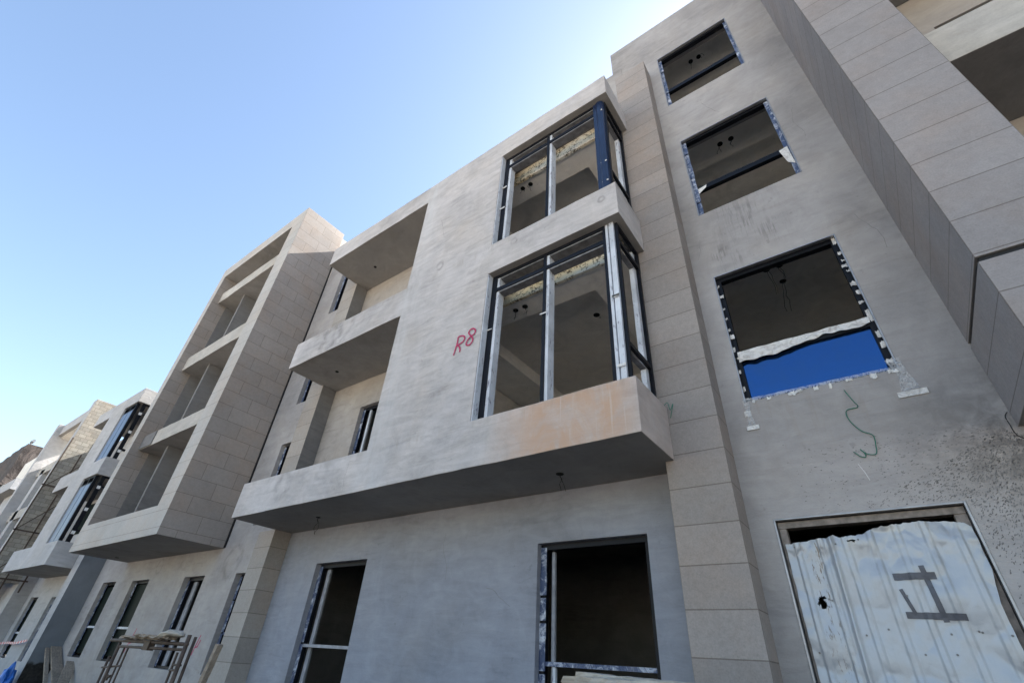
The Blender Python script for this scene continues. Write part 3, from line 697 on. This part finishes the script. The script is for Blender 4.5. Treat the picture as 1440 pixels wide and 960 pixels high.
def top(x):
    for (a, b), (c, d) in zip(ctl, ctl[1:]):
        if x <= c: return b + (d - b) * (x - a) / (c - a) + .010 * noise.noise((x * 22, 1, 4)) + .006 * noise.noise((x * 60, 2, 4))
    return ctl[-1][1]
m = MB(); NX, NZ = 170, 190
def right(z):
    return .655 if z > 2.5 else .655 - .045 * min(1, max(0, (2.5 - z) / .25))
for j in range(NZ + 1):
    for i in range(NX + 1):
        u = i / NX; x = -.80 + u * 1.44; z = .02 + (top(x) - .02) * (j / NZ) ** .8
        x = -.80 + u * (right(z) - .01 + .80) + .006 * noise.noise((u * 3, z * 9, 1)) * (1 if i in (0, NX) else 0); m.v.append((x, sheet_y(x, z), z))
for j in range(NZ):
    for i in range(NX):
        a = j * (NX + 1) + i; c = m.v[a]
        hx, hz = (c[0] + .62) / .045, (c[2] - 2.27) / .075
        if hx * hx + hz * hz + .9 * noise.noise((c[0] * 40, 0, c[2] * 40)) < .55: continue
        hx, hz = (c[0] + .245) / .05, (c[2] - 2.775) / .012
        if hx * hx + hz * hz + .8 * noise.noise((c[0] * 50, 0, c[2] * 50)) < .6: continue
        m.f.append((a, a + 1, a + NX + 2, a + NX + 1)); m.m.append(0)
SH = thing('sheet_metal_panel', 'dented white corrugated sheet metal closing the doorway, torn along its top', 'metal sheet', (-.1, S, 0))
sp = build('panel', m, M['sheet'], SH, smooth=True)
def tape_strip(p, q, w, seed):
    m = MB(); n = 14; L = []
    for i in range(n + 1):
        u = i / n; x, z = p[0] + (q[0] - p[0]) * u, p[1] + (q[1] - p[1]) * u; a = Vector((q[0] - p[0], q[1] - p[1])).normalized()
        k = w * .5 * (1 + .12 * noise.noise((u * 6, seed, 0)))
        L.append([(x - a.y * s * k, sheet_y(x - a.y * s * k, z + a.x * s * k) - .006, z + a.x * s * k) for s in (-1, -.33, .33, 1)])
    for a, b in zip(L, L[1:]):
        for k in range(3): m.poly([a[k], a[k + 1], b[k + 1], b[k]])
    build('tape_strip', m, M['duct'], SH)
tape_strip((-.02, 2.465), (.275, 2.465), .055, 1); tape_strip((.20, 2.545), (.225, 2.125), .04, 2); tape_strip((-.025, 2.175), (.365, 2.16), .05, 3); tape_strip((.0, 2.37), (.045, 2.17), .028, 4)
m = MB(); rr = random.Random(2)
for k in range(16):
    x, z = -.74 + (k % 8) * .19 + rr.uniform(-.02, .02), rr.choice((2.79, 2.3, 2.05, 1.9)) + rr.uniform(-.04, .02); x = min(x, .58); m.disc((x, sheet_y(x, z) - .004, z), .008, 1, 8, h=.004)
parts('screw_head', m, M['splat'], SH)

# ================================================================== next block beyond the tower
nb = thing('apartment_building', 'unfinished grey block beyond the clad tower with blue wrapped corner bay windows', 'building', (-24, S, 0), 'grey plastered blocks of the row')
gw = [(-27.4, -26.4, .85, 2.78), (-24.7, -24.1, .85, 2.74)]
build('rear_wall', solid([(-32.5, -21.47, S, S + .25, 0, 9.3)], holes(gw) + [(-23.4, -21.6, S, S + .25, 3.6, 8.9)]), [M['plainwall'], M['recess']], nb, bevel=.006)
build('fin_wall', solid([(-21.45, -20.86, 4.97, S + .2, 0, 9.4)]), [M['plainwall'], M['bitumen']], nb, bevel=.006, rule=lambda c, n: 1 if n.x > .5 else 0)
build('pillar', solid([(-28.6, -27.9, 5.1, S - .002, 0, 9.2)]), M['plainwall'], nb)
def r2(c, n): return 1 if n.z < -.5 else (2 if n.x > .5 else 0)
build('projecting_box', solid([(-26.9, -21.5, 4.25, S - .003, 3.43, 3.7), (-26.9, -21.5, 4.25, 4.42, 3.43, 4.15), (-21.68, -21.5, 4.25, S - .003, 3.43, 4.15), (-26.9, -26.72, 4.25, S - .003, 3.43, 4.15),
      (-24.55, -22.86, 4.25, 4.45, 4.15, 9.75), (-26.7, -21.5, 4.25, S - .003, 6.35, 6.6), (-26.7, -21.5, 4.25, 4.42, 6.35, 6.98), (-21.68, -21.5, 4.25, S - .003, 6.35, 6.98),
      (-26.5, -21.5, 4.25, S - .003, 9.2, 9.78)]), [M['plainwall'], M['soffit'], M['plainwall']], nb, bevel=.008, rule=r2)
build('room_shell', solid([(-24.6, -21.7, S + .252, 9.5, 3.5, 9.6)], [(-24.4, -21.9, S + .252, 9.3, 3.7, 6.2), (-24.4, -21.9, S + .252, 9.3, 6.6, 9.1)]), M['room'], nb)
for z0, z1 in ((4.152, 6.348), (6.982, 9.198)):
    m = MB()
    for x in (-22.84, -22.28, -21.75): m.box(x, x + .05, 4.3, 4.4, z0, z1)
    m.box(-22.79, -21.75, 4.3, 4.4, z1 - .3, z1 - .24); m.box(-22.79, -21.75, 4.3, 4.4, z1 - .05, z1)
    for yy in (4.46, 5.3): m.box(-21.65, -21.56, yy, yy + .12, z0, z1)
    m.box(-21.65, -21.56, 4.58, 5.3, z1 - .4, z1 - .33); m.box(-21.65, -21.56, 4.58, 5.3, z0 + .35, z0 + .42); m.box(-21.65, -21.56, 4.58, 5.3, z1 - .05, z1)
    w = build('window', m, M['alu'], nb)
    m = MB(); m.box(-22.788, -22.282, 4.29, 4.299, z0, z1 - .3); m.box(-22.228, -21.752, 4.29, 4.299, z0, z1 - .3); parts('glass_pane', m, M['skyglass'], w)
    m = MB()
    for k in range(3): zz = z0 + .25 + k * .75; m.box(-21.562, -21.55, 4.47, 4.57, zz, zz + .1)
    parts('tape_scrap', m, M['white'], w)
for q in gw: frame(*q, bar=1.6, w=.07, inset=.1, sides='film', seed=int(-q[0]), parent=nb, barmat='tape', jambs=(1, 0), glass=(.95, 2.7, 'darkglass'))
build('roof_house', solid([(-26.0, -23.0, 6.3, 10, 9.3, 14.2)]), M['plainwall'], nb)
build('window', solid([(-26.3, -25.1, S - .02, S + .02, 5.0, 6.2)]), M['darkglass'], nb)

# tower under cladding, beyond
T2 = thing('tower_building', 'half clad tower with patchy pale stone courses behind the second grey block', 'building', (-30, S, 0), 'stone clad balcony towers of the row')
build('portal_frame', solid([(-28.45, -27.95, 4.05, S - .01, 3.2, 10.9), (-34, -27.95, 4.05, 4.9, 3.2, 3.9), (-34, -28.45, 4.25, S - .01, 10.3, 10.9), (-34, -33.6, 4.05, S - .01, 3.2, 10.9)]), [M['tile_far'], M['plainwall'], M['soffit']], T2, bevel=.01,
      rule=lambda c, n: 2 if n.z < -.5 else (0 if n.x > .5 and c.x > -28.1 else 1))
m = MB()
for z in (5.9, 8.1, 10.2): m.box(-34, -28.45, 4.4, S - .01, z, z + .45)
parts('balcony_slab', m, M['slabedge'], T2)
m = MB()
for k, yy in enumerate((4.02, 4.62, 5.2)):
    m.bar((-27.75, yy, 2.9), (-27.75, yy, 8.9 - k * .6), .05, .05)
for z in (3.3, 5.0, 6.8): m.bar((-27.75, 3.95, z), (-27.75, 5.3, z), .05, .05)
for k in range(3): m.bar((-27.75, 4.0 + .02 * k, 3.3 + 1.7 * k), (-27.75, 5.25, 5.0 + 1.75 * k), .035, .035)
SC = build('scaffold', m, M['scaf'], T2)

# third block, white roof house and the sheet covered building at the far left
b3 = thing('apartment_building', 'distant pale block with flat balcony canopy at the far left', 'building', (-38, S, 0), 'grey plastered blocks of the row')
build('front_wall', solid([(-60, -33.0, S, S + .3, 0, 8.2)]), M['plainwall'], b3)
build('fin_wall', solid([(-32.95, -32.3, 4.4, S + .2, 0, 8.35)]), M['plainwall'], b3)
build('canopy', solid([(-45, -38.2, 4.3, S - .003, 8.15, 8.75), (-45, -38.2, 4.3, 4.5, 4.0, 4.8), (-45, -38.2, 4.3, S - .003, 3.6, 4.0), (-41.5, -38.2, 4.75, S - .003, 4.8, 8.15)]), [M['plainwall'], M['soffit']], b3, rule=lambda c, n: 1 if n.z < -.5 else 0)
build('roof_house', solid([(-50, -44.0, 5.6, 6.4, 8.3, 12.0), (-44.0, -42.5, 5.9, 6.6, 8.3, 10.4)]), M['whitewall'], b3)
bt = thing('apartment_building', 'far building whose top floors are draped in a dark brown sheet', 'building', (-58, 6, 0))
ms = MB()
def dr(a, b, c, d, n=14):
    a, b, c, d = map(Vector, (a, b, c, d)); L = []
    for i in range(n + 1):
        row = []
        for j in range(n + 1):
            u, v = i / n, j / n; p = (a * (1 - u) + b * u) * (1 - v) + (d * (1 - u) + c * u) * v
            row.append(p + Vector((noise.noise(p * .9) * .12, noise.noise(p * .9 + Vector((9, 0, 0))) * .12, 0)))
        L.append(row)
    for i in range(n):
        for j in range(n): ms.poly([L[i][j], L[i + 1][j], L[i + 1][j + 1], L[i][j + 1]])
dr((-52, 5.2, 10.6), (-52, 6.6, 11.2), (-52, 6.6, 13.9), (-52, 5.2, 13.9)); dr((-64, 5.2, 10.3), (-52, 5.2, 10.6), (-52, 5.2, 13.9), (-64, 5.2, 13.7)); dr((-64, 5.2, 13.7), (-52, 5.2, 13.9), (-52, 6.6, 13.9), (-64, 6.6, 13.7)); 
build('drape', ms, M['browntarp'], bt, smooth=False)
build('wall', solid([(-64, -52.3, 5.4, 8, 0, 13.5)]), M['greywall'], bt)
m = MB(); m.tube([(-53, 5.5, 13.8), (-53, 5.5, 14.3)], .06, 6); m.tube([(-53.2, 5.5, 14.3), (-52.6, 5.5, 14.35)], .12, 8); build('roof_vent', m, M['greywall'], bt)

# ================================================================== things on the site
def tube_frame():
    t = thing('scaffold_frame', 'rusty H frame scaffold standing before the slim ground floor windows', 'scaffold', (-5.9, 2.2, 0))
    Yf = 2.2
    for p, q, r in (((-6.50, Yf, 0), (-6.50, Yf, 1.59), .021), ((-5.05, Yf, 0), (-5.05, Yf, 1.68), .024), ((-6.78, Yf + .05, 0), (-6.765, Yf + .05, 1.47), .016), ((-6.22, Yf, 0), (-6.245, Yf, 1.55), .012), ((-5.20, Yf + .02, 0), (-5.20, Yf + .02, 1.55), .014), ((-5.09, Yf + .07, 0), (-5.085, Yf + .07, 1.67), .018), ((-6.40, Yf + .02, 0), (-6.395, Yf + .02, 1.56), .012)):
        m = MB(); m.tube([p, q], r * .72, 10); build('post', m, M['scaf'], t, smooth=True)
    for p, q, r in (((-6.76, Yf, 1.605), (-5.03, Yf, 1.612), .019), ((-6.46, Yf, 1.558), (-5.06, Yf, 1.572), .015)):
        m = MB(); m.tube([p, q], r * .75, 10); build('crossbar', m, M['scaf'], t, smooth=True)
    for p, q in (((-6.775, Yf + .03, 1.372), (-6.40, Yf + .02, 1.398)), ((-6.40, Yf + .02, 1.40), (-6.23, Yf, 1.406)), ((-5.20, Yf + .01, 1.425), (-5.05, Yf, 1.43)), ((-5.20, Yf + .02, 1.462), (-5.05, Yf + .02, 1.465)), ((-6.50, Yf, .9), (-6.22, Yf, .9)), ((-5.2, Yf, .9), (-5.05, Yf, .9)), ((-6.50, Yf, .5), (-6.22, Yf, .5))):
        m = MB(); m.tube([p, q], .008, 8); build('rung', m, M['scaf'], t, smooth=True)
    m = MB(); m.tube([(-6.37, Yf - .02, 1.31), (-6.33, Yf - .03, 1.315), (-6.29, Yf - .03, 1.325)], .012, 6); m.tube([(-6.36, Yf - .03, 1.33), (-6.34, Yf - .03, 1.29)], .01, 6); build('coupler', m, M['scaf'], t)
    m = MB(); m.box(-5.86, -5.74, Yf - .025, Yf + .03, 1.545, 1.615); build('coupler', m, M['scaf'], t)
    for x in (-6.5, -5.05, -6.78, -6.22, -5.2): m = MB(); m.box(x - .05, x + .05, Yf - .04, Yf + .08, .004, .012); build('base_plate', m, M['scaf'], t)
tube_frame()
def rough_board(name, p, q, w, d, mat, label, seed, cat='plank', up=(0, 0, 1), amp=.15, group=None):
    p, q = Vector(p), Vector(q); n = 26; a = (q - p).normalized(); u = Vector(up); s = a.cross(u).normalized(); t = s.cross(a)
    m = MB(); R = []
    prof = [(-.5, -.5), (0, -.52), (.5, -.5), (.52, 0), (.5, .5), (.2, .5), (-.2, .53), (-.5, .5), (-.52, 0)]
    for i in range(n + 1):
        c = p + (q - p) * (i / n); row = len(m.v)
        for k, (x, y) in enumerate(prof):
            e = 1 + amp * noise.noise((i * .35, k * 1.3, seed)) ; sh = amp * .3 * noise.noise((i * .2, seed, 5))
            end = .03 * noise.noise((k * 3.1, seed, 1)) if i in (0, n) else 0
            m.v.append(tuple(c + s * (x * e) * w + t * (y * e + sh) * d + a * end))
        R.append(row)
    K = len(prof)
    for a_, b_ in zip(R, R[1:]):
        for k in range(K): m.f.append((a_ + k, a_ + (k + 1) % K, b_ + (k + 1) % K, b_ + k)); m.m.append(0)
    m.f.append(tuple(R[0] + k for k in reversed(range(K)))); m.m.append(0); m.f.append(tuple(R[-1] + k for k in range(K))); m.m.append(0)
    return tag(build(name, m, M[mat], loc=tuple((p + q) / 2)), label, cat, group or ('loose wooden boards on the site' if cat == 'plank' else None))
rough_board('wooden_plank', (-6.42, 2.2, 1.636), (-5.55, 2.2, 1.640), .10, .026, 'wood', 'weathered dark plank lying on the left part of the scaffold frame', 1, amp=.5)
rough_board('wooden_plank', (-6.0, 2.15, 1.660), (-5.30, 2.18, 1.646), .08, .02, 'wood', 'short broken brown plank lying on top of the other scaffold boards', 12, amp=.5)
def sack():
    m = MB(); L = []
    for i in range(13):
        u = i / 12; x = -5.55 + .42 * u; r = .045 * math.sin(math.pi * min(1, .12 + u * .88)) ** .5 + .004; z = 1.655 + .03 * math.sin(u * 2.6)
        L.append([(x, 2.18 + math.cos(k * math.pi / 5) * r * 1.4, z + math.sin(k * math.pi / 5) * r * .6 + .012 * noise.noise((x * 9, k, 2))) for k in range(10)])
    for a, b in zip(L, L[1:]):
        for k in range(10): m.poly([a[k], a[(k + 1) % 10], b[(k + 1) % 10], b[k]])
    m.poly(list(reversed(L[0]))); m.poly(L[-1])
    return tag(build('cement_sack', m, M['palewood'], smooth=True, loc=(-5.3, 2.2, 1.65)), 'pale empty sack draped over the right end of the scaffold frame', 'sack')
sack()
rough_board('wooden_pole', (-5.35, 2.45, .02), (-4.79, 2.35, 1.63), .05, .045, 'wood', 'wooden pole leaning beside the right leg of the scaffold frame', 3, 'pole', up=(0, 1, 0), amp=.25)
# boards leaning on the dark fin and window wall at the left
rough_board('wooden_plank', (-17.9, 5.42, .03), (-20.80, 5.44, 1.34), .25, .05, 'wood', 'wide grey board leaning its end on the dark side of the fin wall', 21, amp=.04)
rough_board('wooden_plank', (-18.2, 5.18, .03), (-20.80, 5.25, 1.30), .09, .05, 'wood', 'narrow grey board leaning on the fin wall in front of the wide one', 22, amp=.06)
rough_board('wooden_plank', (-17.2, 5.05, .03), (-19.25, 5.56, 1.04), .24, .05, 'wood', 'short pale board leaning on the wall beside the wide leaning board', 23, amp=.05)
# planks stacked on a trestle under the right ground floor window
st = thing('trestle', 'low wooden trestle carrying caked boards under the wide ground floor window', 'trestle', (-1.9, 3.2, 0))
for x in (-1.62, -1.2):
    m = MB(); m.bar((x, 2.95, 0.0), (x, 3.15, 1.48), .06, .05); m.bar((x, 3.5, 0.0), (x, 3.3, 1.48), .06, .05); build('leg', m, M['wood'], st)
m = MB(); m.bar((-1.75, 3.22, 1.506), (-.95, 3.22, 1.506), .34, .05); build('beam', m, M['wood'], st)
rough_board('wooden_plank', (-1.80, 3.1, 1.560), (-.95, 3.12, 1.572), .22, .055, 'palewood', 'cement caked board lying on the trestle, upper one in front', 31, amp=.25)
rough_board('wooden_plank', (-1.86, 3.34, 1.592), (-.98, 3.36, 1.572), .2, .045, 'palewood', 'cement caked board lying on the trestle, rear one nearest the wall', 32, amp=.25)
# blue tarpaulin bundle and warning tape at the far left foot
m = MB(); NU, NV = 26, 12; cx, cy = -20.95, 4.72
for j in range(NV + 1):
    v = j / NV * math.pi / 2
    for i in range(NU):
        u = i / NU * 2 * math.pi; d = Vector((math.cos(u) * math.cos(v), math.sin(u) * math.cos(v), math.sin(v)))
        k = 1 + .30 * noise.noise(d * 2.2 + Vector((3, 1, 7))) + .16 * abs(noise.noise(d * 6))
        m.v.append((cx + d.x * .30 * k, cy + d.y * .20 * k, max(.006, d.z * .80 * k)))
for j in range(NV):
    for i in range(NU): m.f.append((j * NU + i, j * NU + (i + 1) % NU, (j + 1) * NU + (i + 1) % NU, (j + 1) * NU + i)); m.m.append(0)
tag(build('tarpaulin_bundle', m, M['bluetarp'], loc=(cx, cy, 0)), 'crumpled bright blue tarpaulin on the ground at the foot of the fin wall', 'tarpaulin')
m = MB(); P = smooth([Vector((-24.2, 5.45, 1.43)), Vector((-25.3, 5.42, 1.33)), Vector((-26.5, 5.45, 1.31)), Vector((-27.8, 5.45, 1.24))], 9)
for i, (a, b) in enumerate(zip(P, P[1:])):
    m.poly([(a[0], a[1], a[2] - .035), (b[0], b[1], b[2] - .035), (b[0], b[1], b[2] + .035), (a[0], a[1], a[2] + .035)], i % 2)
tag(build('warning_tape', m, [M['red'], M['white']], loc=(-25.5, 5.5, 0)), 'red and white warning tape strung across the far ground floor windows', 'tape')

# ------------------------------------------------------------------ sky, sun, camera
SUN = Vector((.17, 1., .93)).normalized()
w = bpy.data.worlds.new('World'); scene.world = w; w.use_nodes = True
nt = w.node_tree; bg = nt.nodes['Background']; sky = nt.nodes.new('ShaderNodeTexSky'); sky.sky_type = 'NISHITA'; sky.sun_disc = False
sky.sun_elevation = math.asin(SUN.z); sky.sun_rotation = math.atan2(SUN.x, SUN.y); sky.altitude = 100; sky.air_density = 1.2; sky.dust_density = 1.15; sky.ozone_density = .65
nt.links.new(sky.outputs[0], bg.inputs[0]); bg.inputs[1].default_value = .066
ld = bpy.data.lights.new('sun', 'SUN'); ld.energy = 5.0; ld.angle = math.radians(.5); ld.color = (1, .95, .87)
lo = bpy.data.objects.new('sun', ld); col.objects.link(lo); lo.rotation_euler = SUN.to_track_quat('Z', 'Y').to_euler()

Rm = [[0.80628412, 0.58850019, 0.05977835], [-0.29828169, 0.49176066, -0.81804614], [-0.51081695, 0.64174682, 0.57203764]]
cd = bpy.data.cameras.new('camera'); cam = bpy.data.objects.new('camera', cd); col.objects.link(cam)
r0, r1, r2_ = [Vector(r) for r in Rm]
mw = Matrix((( r0.x, -r1.x, -r2_.x, 0), (r0.y, -r1.y, -r2_.y, 0), (r0.z, -r1.z, -r2_.z, 1.6), (0, 0, 0, 1)))
cam.matrix_world = mw; cd.sensor_width = 36; cd.lens = 659.417697 / 1440 * 36; cd.clip_start = .05; cd.clip_end = 3000
scene.camera = cam
vs = scene.view_settings; vs.view_transform = 'Standard'; vs.look = 'None'; vs.gamma = 1; vs.use_curve_mapping = False; vs.exposure = 2.33
scene.render.engine = 'CYCLES'; scene.cycles.max_bounces = 8; scene.cycles.diffuse_bounces = 5; scene.cycles.use_denoising = True
